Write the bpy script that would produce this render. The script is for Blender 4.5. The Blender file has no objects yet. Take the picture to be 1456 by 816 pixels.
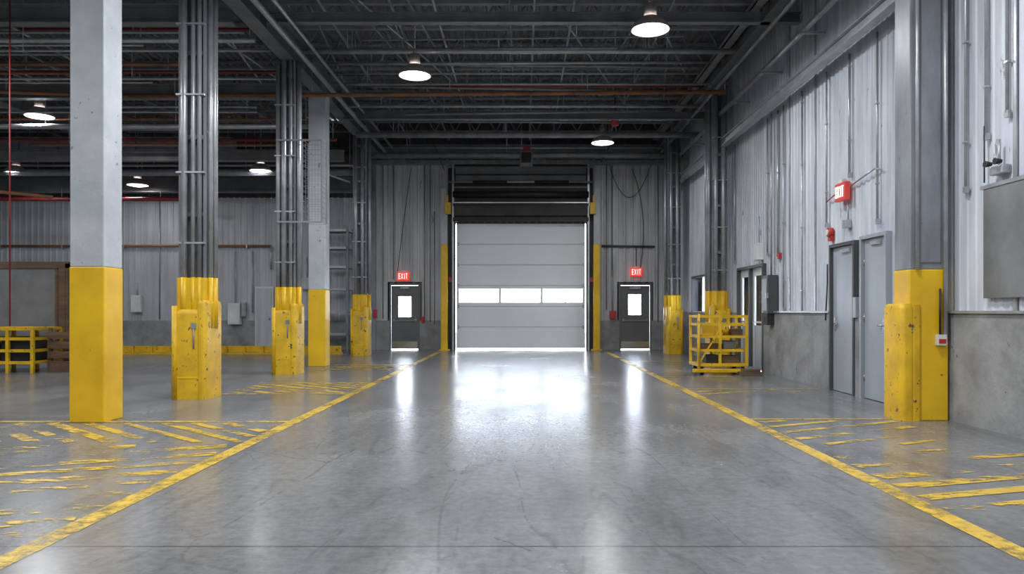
import bpy, bmesh, math, random
from mathutils import Vector, Matrix
random.seed(7)
scene = bpy.context.scene
F=1050.0; H=1.24; BW=24.1

# ------------------------------------------------------------------ materials
def new_mat(name):
    m=bpy.data.materials.new(name); m.use_nodes=True
    nt=m.node_tree; b=nt.nodes['Principled BSDF']
    return m,nt,b
def mat(name,c1,c2=None,rough=.5,metal=0.0,scale=2.0,stretch=(1,1,1),chip=None,chip_t=.66,chip_s=7,chip_st=(1,1,1),bump=0.0,bump_s=30,emis=None,es=0,spec=.5,r2=None):
    m,nt,b=new_mat(name); N=nt.nodes; L=nt.links
    if c2 is None: c2=tuple(x*.82 for x in c1)
    tc=N.new('ShaderNodeNewGeometry'); mp=N.new('ShaderNodeMapping'); mp.inputs['Scale'].default_value=stretch
    L.new(tc.outputs['Position'],mp.inputs['Vector'])
    n=N.new('ShaderNodeTexNoise'); n.inputs['Scale'].default_value=scale; n.inputs['Detail'].default_value=7; n.inputs['Roughness'].default_value=.62
    L.new(mp.outputs[0],n.inputs['Vector'])
    r=N.new('ShaderNodeValToRGB'); r.color_ramp.elements[0].position=.34; r.color_ramp.elements[1].position=.64
    r.color_ramp.elements[0].color=(*c2,1); r.color_ramp.elements[1].color=(*c1,1)
    L.new(n.outputs['Fac'],r.inputs['Fac']); col=r.outputs['Color']
    if chip:
        n2=N.new('ShaderNodeTexNoise'); n2.inputs['Scale'].default_value=chip_s; n2.inputs['Detail'].default_value=9; n2.inputs['Roughness'].default_value=.68
        mp2=N.new('ShaderNodeMapping'); mp2.inputs['Scale'].default_value=chip_st; L.new(tc.outputs['Position'],mp2.inputs['Vector'])
        L.new(mp2.outputs[0],n2.inputs['Vector'])
        r2n=N.new('ShaderNodeValToRGB'); r2n.color_ramp.elements[0].position=chip_t; r2n.color_ramp.elements[1].position=chip_t+.015
        L.new(n2.outputs['Fac'],r2n.inputs['Fac'])
        mx=N.new('ShaderNodeMixRGB'); mx.inputs['Color2'].default_value=(*chip,1)
        L.new(r2n.outputs['Color'],mx.inputs['Fac']); L.new(col,mx.inputs['Color1']); col=mx.outputs['Color']
    L.new(col,b.inputs['Base Color'])
    b.inputs['Roughness'].default_value=rough; b.inputs['Metallic'].default_value=metal
    b.inputs['Specular IOR Level'].default_value=spec
    if bump:
        n3=N.new('ShaderNodeTexNoise'); n3.inputs['Scale'].default_value=bump_s; n3.inputs['Detail'].default_value=5
        L.new(tc.outputs['Position'],n3.inputs['Vector'])
        bp=N.new('ShaderNodeBump'); bp.inputs['Strength'].default_value=bump; bp.inputs['Distance'].default_value=.02
        L.new(n3.outputs['Fac'],bp.inputs['Height']); L.new(bp.outputs[0],b.inputs['Normal'])
    if emis:
        b.inputs['Emission Color'].default_value=(*emis,1); b.inputs['Emission Strength'].default_value=es
    return m

M={}
M['yellow']=mat('yellow_paint',(.83,.52,.012),(.68,.40,.010),rough=.38,scale=1.8,chip=(.10,.085,.06),chip_t=.675,chip_s=6)
M['yellow2']=mat('yellow_paint_scuffed',(.80,.49,.012),(.55,.33,.01),rough=.45,scale=4,chip=(.09,.075,.05),chip_t=.60,chip_s=8)
M['colgrey']=mat('column_grey_paint',(.52,.55,.59),(.40,.43,.47),rough=.5,scale=2,chip=(.20,.20,.20),chip_t=.64,chip_s=9,bump=.15)
M['steelgrey']=mat('steel_grey_paint',(.29,.31,.34),(.17,.185,.205),rough=.42,metal=.15,scale=3,stretch=(1,1,.3),chip=(.11,.105,.10),chip_t=.66,chip_s=5,chip_st=(1,1,.5))
M['wallR']=mat('metal_panel_paint',(.66,.70,.76),(.43,.465,.52),rough=.5,metal=.0,scale=1.5,stretch=(2.5,2.5,.3),chip=(.28,.29,.31),chip_t=.65,chip_s=4,chip_st=(1.5,1.5,.5))
M['wallL']=mat('metal_panel_left',(.52,.54,.57),(.38,.40,.43),rough=.5,metal=.05,scale=1.5,stretch=(2.5,2.5,.3))
M['wallB']=mat('metal_panel_back',(.62,.63,.645),(.40,.41,.425),rough=.45,metal=.05,scale=1.4,stretch=(2.2,2.2,.3),chip=(.28,.28,.28),chip_t=.66,chip_s=4,chip_st=(1.5,1.5,.4))
M['walldark']=mat('upper_wall_painted_shade',(.085,.09,.095),(.05,.052,.056),rough=.6)  # for the upper wall: shadow on the panel put into a dark colour
M['concrete']=mat('wainscot_concrete',(.33,.335,.34),(.18,.182,.185),rough=.8,scale=1.6,chip=(.12,.12,.12),chip_t=.66,chip_s=5,bump=.4,bump_s=18)
M['deck']=mat('roof_deck',(.22,.235,.255),(.14,.15,.165),rough=.55,metal=.1,scale=1)
M['joist']=mat('joist_steel',(.30,.315,.34),(.18,.19,.21),rough=.5,metal=.1)
M['girder']=mat('girder_steel',(.21,.22,.235),(.13,.138,.15),rough=.45,metal=.2)
M['galv']=mat('galvanized_conduit',(.48,.50,.53),(.34,.36,.38),rough=.35,metal=.5,scale=4)
M['orange']=mat('rusty_sprinkler_pipe',(.34,.14,.05),(.17,.08,.04),rough=.5,scale=2)
M['red']=mat('red_pipe',(.30,.03,.025),(.17,.02,.018),rough=.45)
M['redbox']=mat('red_device',(.55,.03,.025),(.42,.02,.02),rough=.35)
M['black']=mat('black_rubber',(.022,.022,.024),(.012,.012,.013),rough=.55)
M['brown']=mat('brown_fabric',(.075,.065,.058),(.045,.038,.034),rough=.7)
M['doorwhite']=mat('insulated_door_panel',(.86,.88,.90),(.82,.84,.86),rough=.38,scale=.6,bump=.05)
M['doorgrey']=mat('grey_steel_door',(.16,.165,.17),(.12,.123,.127),rough=.38,scale=1,metal=.1)
M['doorlight']=mat('light_grey_steel_door',(.36,.39,.43),(.28,.31,.35),rough=.36,scale=1,stretch=(1,1,.4))
M['framedark']=mat('door_frame_dark',(.07,.073,.077),rough=.5)
M['chrome']=mat('brushed_steel',(.6,.6,.6),rough=.25,metal=1)
M['white']=mat('white_enamel',(.72,.73,.74),(.6,.61,.62),rough=.4)
M['sheet']=mat('grey_sheet',(.22,.225,.235),(.14,.145,.15),rough=.5,scale=1.5)
M['wood']=mat('pallet_wood',(.17,.10,.052),(.09,.055,.032),rough=.75,scale=3,stretch=(.5,4,4))
M['rubber']=mat('tyre_rubber',(.03,.03,.03),rough=.7)
M['lamp']=mat('lamp_glow',(1,1,1),emis=(1,.96,.92),es=9)
M['lampin']=mat('lamp_reflector_inside',(.9,.9,.88),rough=.25,emis=(1,.93,.86),es=1.0)
M['alu']=mat('lamp_aluminium',(.55,.46,.44),rough=.35,metal=.5)
M['exitred']=mat('exit_sign_red',(.7,.05,.04),emis=(1,.07,.05),es=.75)
M['exitdim']=mat('exit_sign_red_dim',(.55,.05,.04),emis=(1,.09,.06),es=.18)
M['exitwht']=mat('exit_letters',(1,.9,.88),emis=(1,.8,.75),es=1.2)
M['asphalt']=mat('outdoor_concrete',(.55,.55,.54),(.45,.45,.44),rough=.8)
M['mesh']=mat('wire_mesh_steel',(.33,.35,.37),rough=.4,metal=.6)

g,nt,b=new_mat('window_glass'); N=nt.nodes; L=nt.links
tr=N.new('ShaderNodeBsdfTransparent'); tr.inputs[0].default_value=(.93,.96,1,1)
gl=N.new('ShaderNodeBsdfGlossy'); gl.inputs['Roughness'].default_value=.05
fr=N.new('ShaderNodeFresnel'); fr.inputs['IOR'].default_value=1.3
mx=N.new('ShaderNodeMixShader'); L.new(fr.outputs[0],mx.inputs[0]); L.new(tr.outputs[0],mx.inputs[1]); L.new(gl.outputs[0],mx.inputs[2])
L.new(mx.outputs[0],N['Material Output'].inputs[0]); M['glass']=g

def worn(name,lo,hi,scale,st=(1,1,1),big=1.1,w=.9):
    m,nt,b=new_mat(name); N=nt.nodes; L=nt.links
    tc=N.new('ShaderNodeNewGeometry')
    mp=N.new('ShaderNodeMapping'); mp.inputs['Scale'].default_value=st; L.new(tc.outputs['Position'],mp.inputs[0])
    n=N.new('ShaderNodeTexNoise'); n.inputs['Scale'].default_value=scale; n.inputs['Detail'].default_value=12; n.inputs['Roughness'].default_value=.75
    L.new(mp.outputs[0],n.inputs['Vector'])
    n2=N.new('ShaderNodeTexNoise'); n2.inputs['Scale'].default_value=big; n2.inputs['Detail'].default_value=3
    L.new(tc.outputs['Position'],n2.inputs['Vector'])
    ad=N.new('ShaderNodeMath'); ad.operation='MULTIPLY_ADD'; ad.inputs[1].default_value=w; L.new(n2.outputs['Fac'],ad.inputs[0]); L.new(n.outputs['Fac'],ad.inputs[2])
    r=N.new('ShaderNodeValToRGB'); r.color_ramp.elements[0].position=lo; r.color_ramp.elements[1].position=hi
    L.new(ad.outputs[0],r.inputs['Fac'])
    r3=N.new('ShaderNodeValToRGB'); r3.color_ramp.elements[0].color=(.36,.25,.06,1); r3.color_ramp.elements[1].color=(.76,.50,.06,1)
    r3.color_ramp.elements[0].position=.32; r3.color_ramp.elements[1].position=.62
    L.new(n.outputs['Fac'],r3.inputs['Fac']); L.new(r3.outputs[0],b.inputs['Base Color'])
    b.inputs['Roughness'].default_value=.36
    L.new(r.outputs[0],b.inputs['Alpha'])
    return m
M['line']=worn('floor_line_paint',.72,1.02,11)
M['hatch']=worn('worn_hatch_paint',.87,1.14,7,(1,2,1),1.6)
M['hatch2']=worn('very_worn_hatch_paint',.96,1.18,6,(.8,3,1),.9)

# floor
m,nt,b=new_mat('polished_concrete_floor'); N=nt.nodes; L=nt.links
pos=N.new('ShaderNodeNewGeometry')
def noise(s,d=8,rg=.6,stretch=None):
    n=N.new('ShaderNodeTexNoise'); n.inputs['Scale'].default_value=s; n.inputs['Detail'].default_value=d; n.inputs['Roughness'].default_value=rg
    if stretch:
        mp=N.new('ShaderNodeMapping'); mp.inputs['Scale'].default_value=stretch; L.new(pos.outputs['Position'],mp.inputs[0]); L.new(mp.outputs[0],n.inputs['Vector'])
    else: L.new(pos.outputs['Position'],n.inputs['Vector'])
    return n
def math_(op,a,bv=None,c=None):
    n=N.new('ShaderNodeMath'); n.operation=op
    for i,v in enumerate((a,bv,c)):
        if v is None: continue
        if isinstance(v,(int,float)): n.inputs[i].default_value=v
        else: L.new(v,n.inputs[i])
    return n.outputs[0]
n1=noise(.45,7,.55); r1=N.new('ShaderNodeValToRGB'); L.new(n1.outputs['Fac'],r1.inputs['Fac'])
r1.color_ramp.elements[0].position=.25; r1.color_ramp.elements[0].color=(.145,.148,.155,1)
r1.color_ramp.elements[1].position=.75; r1.color_ramp.elements[1].color=(.27,.272,.28,1)
n2=noise(14,9,.7); r2=N.new('ShaderNodeValToRGB'); L.new(n2.outputs['Fac'],r2.inputs['Fac'])
r2.color_ramp.elements[0].position=.3; r2.color_ramp.elements[0].color=(.70,.70,.70,1); r2.color_ramp.elements[1].position=.65; r2.color_ramp.elements[1].color=(1.06,1.06,1.06,1)
mu=N.new('ShaderNodeMixRGB'); mu.blend_type='MULTIPLY'; mu.inputs[0].default_value=1; L.new(r1.outputs[0],mu.inputs[1]); L.new(r2.outputs[0],mu.inputs[2])
n4=noise(1.2,8,.7,(1.2,.3,1)); r4=N.new('ShaderNodeValToRGB'); L.new(n4.outputs['Fac'],r4.inputs['Fac'])
r4.color_ramp.elements[0].position=.30; r4.color_ramp.elements[0].color=(.62,.62,.62,1); r4.color_ramp.elements[1].position=.55; r4.color_ramp.elements[1].color=(1,1,1,1)
mu2=N.new('ShaderNodeMixRGB'); mu2.blend_type='MULTIPLY'; mu2.inputs[0].default_value=1; L.new(mu.outputs[0],mu2.inputs[1]); L.new(r4.outputs[0],mu2.inputs[2])
sx=N.new('ShaderNodeSeparateXYZ'); L.new(pos.outputs['Position'],sx.inputs[0])
pp=math_('PINGPONG',math_('ADD',sx.outputs['Y'],-3.9+9.2*3),4.6)
j1=math_('LESS_THAN',pp,.008)
pq=math_('PINGPONG',math_('ADD',sx.outputs['X'],4.9+9.8*4),4.9)
j2=math_('LESS_THAN',pq,.006)
vo=N.new('ShaderNodeTexVoronoi'); vo.feature='DISTANCE_TO_EDGE'; vo.inputs['Scale'].default_value=.28
nw=noise(1.5,8,.7); mxv=N.new('ShaderNodeMixRGB'); mxv.inputs[0].default_value=.22; L.new(pos.outputs['Position'],mxv.inputs[1]); L.new(nw.outputs['Color'],mxv.inputs[2]); L.new(mxv.outputs[0],vo.inputs['Vector'])
cr=math_('LESS_THAN',vo.outputs['Distance'],.0018)
crm=math_('MULTIPLY',cr,math_('GREATER_THAN',noise(.6,2).outputs['Fac'],.5))
def streak(sc,st,wid,amt,off,t=.5):
    nn=noise(sc,2,.4,st); d=math_('ABSOLUTE',math_('SUBTRACT',nn.outputs['Fac'],off)); s=math_('MAXIMUM',math_('SUBTRACT',1.0,math_('DIVIDE',d,wid)),0.0)
    k=noise(2.3,6,.7); kk=math_('GREATER_THAN',k.outputs['Fac'],t)
    return math_('MULTIPLY',math_('MULTIPLY',s,kk),amt)
st=math_('MAXIMUM',streak(.7,(1.6,.22,1),.007,.40,.5,.48),math_('MAXIMUM',streak(.9,(.9,.35,1),.005,.30,.44),streak(.8,(2.2,.2,1),.02,.28,.57)))
jj=math_('MAXIMUM',math_('MAXIMUM',math_('MAXIMUM',j1,j2),math_('MULTIPLY',crm,.5)),st)
mj=N.new('ShaderNodeMixRGB'); mj.inputs[2].default_value=(.035,.035,.036,1); L.new(math_('MULTIPLY',jj,.85),mj.inputs[0]); L.new(mu2.outputs[0],mj.inputs[1])
L.new(mj.outputs[0],b.inputs['Base Color'])
rr=N.new('ShaderNodeMapRange'); rr.inputs['From Min'].default_value=.3; rr.inputs['From Max'].default_value=.7; rr.inputs['To Min'].default_value=.185; rr.inputs['To Max'].default_value=.28
L.new(noise(.8,4,.5,(1,.5,1)).outputs['Fac'],rr.inputs['Value'])
rs=math_('MULTIPLY_ADD',noise(20,6,.7).outputs['Fac'],.10,-.05)
L.new(math_('ADD',rr.outputs[0],rs),b.inputs['Roughness'])
b.inputs['Specular IOR Level'].default_value=.5
bp=N.new('ShaderNodeBump'); bp.inputs['Strength'].default_value=.11; bp.inputs['Distance'].default_value=.01
L.new(noise(6,5).outputs['Fac'],bp.inputs['Height']); L.new(bp.outputs[0],b.inputs['Normal'])
M['floor']=m

# ------------------------------------------------------------------ builder
class MB:
    def __init__(s,name): s.name=name; s.bm=bmesh.new(); s.mats=[]
    def mi(s,k):
        if k not in s.mats: s.mats.append(k)
        return s.mats.index(k)
    def box(s,x0,x1,y0,y1,z0,z1,k,bev=0):
        vs=[s.bm.verts.new((x,y,z)) for x in (x0,x1) for y in (y0,y1) for z in (z0,z1)]
        fs=[]
        for q in ((0,1,3,2),(4,6,7,5),(0,4,5,1),(2,3,7,6),(0,2,6,4),(1,5,7,3)):
            f=s.bm.faces.new([vs[i] for i in q]); f.material_index=s.mi(k); fs.append(f)
        if bev:
            es=list({e for f in fs for e in f.edges})
            r=bmesh.ops.bevel(s.bm,geom=es,offset=bev,segments=2,affect='EDGES',profile=.5)
            for f in r['faces']: f.material_index=s.mi(k)
        return s
    def cyl(s,p0,p1,r,k,seg=10,r1=None,caps=True):
        p0=Vector(p0); p1=Vector(p1); d=p1-p0
        if d.length<1e-6: return s
        q=d.to_track_quat('Z','Y'); r1=r if r1 is None else r1
        a=[];c=[]
        for i in range(seg):
            t=2*math.pi*i/seg; v=Vector((math.cos(t),math.sin(t),0))
            a.append(s.bm.verts.new(p0+q@(v*r))); c.append(s.bm.verts.new(p1+q@(v*r1)))
        for i in range(seg):
            j=(i+1)%seg; f=s.bm.faces.new((a[i],a[j],c[j],c[i])); f.material_index=s.mi(k); f.smooth=True
        if caps:
            f=s.bm.faces.new(a[::-1]); f.material_index=s.mi(k); f=s.bm.faces.new(c); f.material_index=s.mi(k)
        return s
    def path(s,pts,r,k,seg=8):
        for a,b_ in zip(pts,pts[1:]): s.cyl(a,b_,r,k,seg)
        return s
    def quad(s,pts,k):
        f=s.bm.faces.new([s.bm.verts.new(p) for p in pts]); f.material_index=s.mi(k); return s
    def rrect(s,x0,x1,y0,y1,rad,levels,k,seg=6):
        rings=[]
        for z,ins in levels:
            a0,a1,b0,b1=x0+ins,x1-ins,y0+ins,y1-ins; r=max(rad-ins*.5,.01); pts=[]
            for cx,cy,t0 in ((a1-r,b1-r,0),(a0+r,b1-r,90),(a0+r,b0+r,180),(a1-r,b0+r,270)):
                for i in range(seg+1):
                    t=math.radians(t0+90*i/seg); pts.append(s.bm.verts.new((cx+r*math.cos(t),cy+r*math.sin(t),z)))
            rings.append(pts)
        n=len(rings[0])
        for A,B in zip(rings,rings[1:]):
            for i in range(n):
                j=(i+1)%n; f=s.bm.faces.new((A[i],A[j],B[j],B[i])); f.material_index=s.mi(k); f.smooth=True
        f=s.bm.faces.new([s.bm.verts.new(v.co) for v in rings[-1]]); f.material_index=s.mi(k); return s
    def lathe(s,c,prof,k,seg=28):
        rings=[]
        for r,z in prof:
            rings.append([s.bm.verts.new((c[0]+r*math.cos(2*math.pi*i/seg),c[1]+r*math.sin(2*math.pi*i/seg),c[2]+z)) for i in range(seg)])
        for A,B in zip(rings,rings[1:]):
            for i in range(seg):
                j=(i+1)%seg; f=s.bm.faces.new((A[i],A[j],B[j],B[i])); f.material_index=s.mi(k); f.smooth=True
        return s
    def done(s,recenter=True,loc=None,rotz=0,mesh_only=False):
        me=bpy.data.meshes.new(s.name)
        if recenter and loc is None:
            xs=[v.co for v in s.bm.verts]
            mn=[min(v[i] for v in xs) for i in range(3)]; mxx=[max(v[i] for v in xs) for i in range(3)]
            o=Vector(((mn[0]+mxx[0])/2,(mn[1]+mxx[1])/2,mn[2]))
            bmesh.ops.translate(s.bm,verts=s.bm.verts,vec=-o)
        else: o=Vector(loc) if loc is not None else Vector((0,0,0))
        s.bm.normal_update(); s.bm.to_mesh(me); s.bm.free()
        for k in s.mats: me.materials.append(M[k])
        ob=bpy.data.objects.new(s.name,me); ob.location=o; ob.rotation_euler=(0,0,rotz)
        scene.collection.objects.link(ob); return ob

def PX(x,d): return (x-744)*d/F
def PZ(y,d): return H-(y-443)*d/F

def corr(mb,axis,u0,u1,base,depth,pitch,zs,k,openings=()):
    prof=[(0,0),(.55,0),(.66,1),(.89,1),(1,0)]
    bps=set([u0,u1])
    for o in openings: bps.add(o[0]); bps.add(o[1])
    n0=int(math.floor(u0/pitch)); n1=int(math.ceil(u1/pitch))
    for n in range(n0,n1+1):
        for f,_ in prof[:-1]:
            u=(n+f)*pitch
            if u0<u<u1: bps.add(round(u,5))
    def off(u):
        f=(u/pitch)%1.0
        for (a,oa),(b_,ob_) in zip(prof,prof[1:]):
            if a<=f<=b_: return (oa+(ob_-oa)*(f-a)/(b_-a))*depth
        return 0
    L_=sorted(bps)
    for a,b_ in zip(L_,L_[1:]):
        if b_-a<1e-4: continue
        mid=(a+b_)/2
        spans=[tuple(zs)]
        for o in openings:
            if o[0]<=mid<=o[1]:
                ns=[]
                for z0,z1 in spans:
                    if o[3]<=z0 or o[2]>=z1: ns.append((z0,z1)); continue
                    if o[2]>z0: ns.append((z0,o[2]))
                    if o[3]<z1: ns.append((o[3],z1))
                spans=ns
        for z0,z1 in spans:
            if axis=='X': pts=[(a,base+off(a),z0),(b_,base+off(b_),z0),(b_,base+off(b_),z1),(a,base+off(a),z1)]
            elif axis=='Y': pts=[(base+off(a),a,z0),(base+off(b_),b_,z0),(base+off(b_),b_,z1),(base+off(a),a,z1)]
            mb.quad(pts,k)

# ------------------------------------------------------------------ room shell
YB0=-9.0; XL=-20.0; RW=4.94; DECK=7.45
fl=MB('floor'); fl.box(XL,5.2,YB0,BW+.25,-.2,0,'floor'); fl.done()
gr=MB('ground'); gr.box(-30,25,BW+.26,45,-.25,-.02,'asphalt'); gr.box(5.21,25,YB0,BW+.25,-.25,-.02,'asphalt'); gr.done()

GX0,GX1,GZ=-2.22,2.06,4.13
LD=(-4.36,-3.37); RD=(3.12,4.18); DZ=2.15
ops=[(GX0,GX1,0,GZ),(LD[0],LD[1],0,DZ),(RD[0],RD[1],0,DZ)]
w=MB('wall_back')
corr(w,'X',-4.85,RW,BW,-.03,.24,(.95,6.15),'wallB',ops)
corr(w,'X',XL,-4.85,BW,-.018,.2,(.95,4.95),'wallL',())
corr(w,'X',XL,-4.85,BW,-.02,.2,(4.95,DECK),'walldark',())  # upper bands: same panel as below, shade painted in as colour
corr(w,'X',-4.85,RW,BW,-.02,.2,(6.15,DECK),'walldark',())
edges=[XL,LD[0],LD[1],GX0,GX1,RD[0],RD[1],RW+.1]
for i in range(0,8,2): w.box(edges[i],edges[i+1],BW-.05,BW+.2,0,.95,'concrete')
w.box(-4.95,-4.8,BW-.12,BW+.02,0,6.2,'steelgrey')
for a,b_,zt in ((GX0,GX1,GZ),(LD[0],LD[1],DZ),(RD[0],RD[1],DZ)):
    w.box(a-.06,a,BW-.03,BW+.22,.0,zt+.06,'framedark'); w.box(b_,b_+.06,BW-.03,BW+.22,0,zt+.06,'framedark'); w.box(a,b_,BW-.03,BW+.22,zt,zt+.06,'framedark')
w.done()

DC=(14.95,16.75); WN=(19.4,21.4)
dA=(10.82,11.70); dB=(9.86,10.64)
w=MB('wall_right')
opsR=[(DC[0],DC[1],0,2.22),(WN[0],WN[1],1.25,2.2)]
corr(w,'Y',YB0,BW,RW,-.014,.15,(1.22,DECK),'wallR',opsR)
last=YB0
for a,b_ in (dB,dA,DC):
    w.box(4.86,5.1,last,a,0,1.22,'concrete'); last=b_
w.box(4.86,5.1,last,BW,0,1.22,'concrete')
for a,b_ in (dB,dA): w.box(5.02,5.1,a,b_,0,1.25,'concrete')
w.box(4.83,4.95,YB0,dB[0],1.22,1.25,'galv'); w.box(4.83,4.95,dA[1],DC[0],1.22,1.25,'galv')
w.box(4.88,5.1,WN[0]-.05,WN[0],1.22,2.25,'framedark'); w.box(4.88,5.1,WN[1],WN[1]+.05,1.22,2.25,'framedark'); w.box(4.88,5.1,WN[0],WN[1],2.2,2.25,'framedark')
for y in (3.2,6.2,7.35,9.2,12.4,13.6,17.9,18.8): w.box(4.905,4.92,y,y+.05,1.25,DECK,'galv')
w.done()
w=MB('window_1'); w.box(4.97,4.99,WN[0],WN[1],1.25,2.2,'glass'); w.box(4.94,5.0,(WN[0]+WN[1])/2-.03,(WN[0]+WN[1])/2+.03,1.25,2.2,'white'); w.done()
w=MB('wall_left'); corr(w,'Y',YB0,BW,XL,.02,.2,(.95,DECK),'wallR'); w.box(XL-.1,XL+.05,YB0,BW,0,.95,'concrete'); w.done()
w=MB('wall_front'); corr(w,'X',XL,RW,YB0,.02,.2,(.95,DECK),'wallR'); w.box(XL,RW+.2,YB0-.1,YB0+.05,0,.95,'concrete'); w.done()

c=MB('ceiling')
pit=.18; n=int((5.0-XL)/pit)
for i in range(n+1):
    x=XL+i*pit
    for a,za,b_,zb in ((0,0,.09,0),(.09,0,.115,.04),(.115,.04,.155,.04),(.155,.04,.18,0)):
        c.quad([(x+a,YB0,DECK+za),(x+a,BW,DECK+za),(x+b_,BW,DECK+zb),(x+b_,YB0,DECK+zb)],'deck')
c.box(XL,5.1,YB0-.1,BW+.2,DECK+.06,DECK+.2,'walldark')
c.done()

# ------------------------------------------------------------------ joists
def joist_mesh(x0,x1,zb,zt):
    j=MB('bar_joist')
    j.box(x0,x1,-.05,-.01,zb,zb+.05,'joist'); j.box(x0,x1,.01,.05,zb,zb+.05,'joist')
    j.box(x0,x1,-.05,-.01,zt-.05,zt,'joist'); j.box(x0,x1,.01,.05,zt-.05,zt,'joist')
    nn=int((x1-x0)/.62); st=(x1-x0)/nn
    for i in range(nn):
        a=x0+i*st
        j.cyl((a,0,zb+.03),(a+st/2,0,zt-.03),.018,'joist',5); j.cyl((a+st/2,0,zt-.03),(a+st,0,zb+.03),.018,'joist',5)
    return j
first=None
ys=[24.1-1.05-i*1.2 for i in range(27)]
for y in ys:
    if first is None:
        first=joist_mesh(-12.4,12.35,0,.6).done(loc=(0,0,0)); first.location=(-7.5,y,DECK-.62)
    else:
        o=first.copy(); o.location=(-7.5,y,DECK-.62); scene.collection.objects.link(o)
def ibeam(mb,axis,u0,u1,c,z0,z1,wd,k,tf=.025):
    def bx(c0,c1,za,zb):
        if axis=='Y': mb.box(c0,c1,u0,u1,za,zb,k)
        else: mb.box(u0,u1,c0,c1,za,zb,k)
    bx(c-wd/2,c+wd/2,z0,z0+tf); bx(c-wd/2,c+wd/2,z1-tf,z1); bx(c-.012,c+.012,z0+tf,z1-tf)
for X,z0,z1 in ((-4.65,6.2,6.8),(4.35,6.35,6.8),(-12.5,6.2,6.8)):
    gd=MB('roof_girder'); ibeam(gd,'Y',YB0+.1,BW-.2,X,z0,z1,.28,'girder')
    yy=YB0+.4
    while yy<BW-.5:
        gd.box(X-.13,X+.13,yy,yy+.012,z0+.02,z1-.02,'girder'); yy+=2.7
    gd.done()
br=MB('joist_bridging')
for X in (-17,-14.7,-10,-7.4,-2.4,.2,2.7):
    br.box(X-.02,X+.02,YB0+.1,BW-.1,DECK-.66,DECK-.62,'joist')
br.done()
hb=MB('header_beam'); ibeam(hb,'X',-5.0,4.9,BW-.75,6.1,6.5,.3,'girder'); hb.box(-5,4.9,BW-.3,BW-.05,6.0,6.12,'steelgrey')
hb.done()
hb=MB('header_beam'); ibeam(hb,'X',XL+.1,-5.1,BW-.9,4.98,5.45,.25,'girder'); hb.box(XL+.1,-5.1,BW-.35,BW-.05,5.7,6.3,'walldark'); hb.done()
for y,z in ((18.9,6.05),(13.1,6.25)):
    hb=MB('cross_beam'); ibeam(hb,'X',-4.6,4.9,y,z+.1,z+.28,.14,'girder',.02); hb.done()
for y,z in ((20.2,5.35),(16.2,5.9),(12.5,6.1)):
    hb=MB('cross_beam'); ibeam(hb,'X',XL+.1,-4.9,y,z,z+.3,.2,'girder'); hb.done()

# ------------------------------------------------------------------ pipes
def pipe(name,pts,r,k,hang=None,couple=0):
    p=MB(name); p.path(pts,r,k,10)
    a,b_=Vector(pts[0]),Vector(pts[-1]); Ln=(b_-a).length
    if hang:
        t=1.0
        while t<Ln:
            q=a.lerp(b_,t/Ln); p.cyl(q,(q.x,q.y,hang),.008,'galv',5); t+=3.0
    return p.done()
pipe('sprinkler_pipe',[(-8.6,16.1,5.93),(4.4,16.1,6.03)],.045,'orange',DECK-.62)
pipe('sprinkler_pipe',[(-2.6,17.6,6.6),(4.3,17.6,6.62)],.035,'red',DECK-.1)
pipe('sprinkler_pipe',[(-4.5,15.1,6.55),(4.3,15.1,6.55)],.022,'red',DECK-.1)
pipe('sprinkler_pipe',[(-4.5,20.7,6.2),(3.4,20.7,6.2)],.04,'red',DECK-.3)
pipe('sprinkler_pipe',[(-18,19.4,5.75),(-4.9,19.4,5.75)],.045,'red',DECK-.3)
pipe('sprinkler_pipe',[(-18,14.9,5.95),(-8.6,16.1,5.93)],.04,'orange',DECK-.3)
pipe('sprinkler_pipe',[(-18.5,18.2,4.75),(-13.0,20.4,4.4)],.05,'orange')
pipe('sprinkler_pipe',[(-9.5,13.9,6.55),(-4.9,13.9,6.55)],.03,'red',DECK-.3)
pipe('sprinkler_pipe',[(-17.5,15.6,6.3),(-5.0,15.6,6.3)],.03,'red',DECK-.3)
pipe('sprinkler_pipe',[(-17.5,17.9,5.9),(-5.0,17.9,5.9)],.03,'orange',DECK-.3)
for y,z,r in ((13.75,6.62,.03),(14.7,6.42,.05),(15.4,6.7,.03),(18.2,6.3,.04),(17.0,6.72,.03),(16.6,6.35,.025),(19.4,6.45,.03),(22.8,6.3,.03)):
    pipe('conduit_pipe',[(-4.5,y,z),(4.6,y,z)],r,'galv',DECK-.3)
for y,z,r in ((12.9,6.5,.03),(14.6,6.4,.03),(18.6,5.9,.04),(15.1,6.0,.025),(22.0,5.6,.04)):
    pipe('conduit_pipe',[(-18,y,z),(-5,y,z)],r,'galv',DECK-.3)
rnd=random.Random(3)
for i in range(16):
    y=rnd.uniform(12.6,22.5); z=rnd.uniform(max(5.3,6.9-.08*y),6.7); a=rnd.uniform(-18,-12); b_=rnd.uniform(-9,-5.1)
    pipe('conduit_pipe',[(a,y,z),(b_,y,z)],rnd.choice((.018,.025,.035)),rnd.choice(('galv','steelgrey','galv','joist','orange')),DECK-.3)
for i in range(14):
    y=rnd.uniform(13.5,22.8); z=rnd.uniform(6.2,6.72); a=rnd.uniform(-4.4,-1); b_=rnd.uniform(1,4.2)
    pipe('conduit_pipe',[(a,y,z),(b_,y+rnd.uniform(-.3,.3),z)],rnd.choice((.015,.022,.03)),rnd.choice(('galv','steelgrey','joist')),DECK-.2)
for i in range(8):
    x=rnd.uniform(-16,-5.5); y=rnd.uniform(12,15)
    pipe('conduit_pipe',[(x,y,6.5),(x+rnd.uniform(-1,1),y+7,6.5)],.022,'galv')
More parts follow.
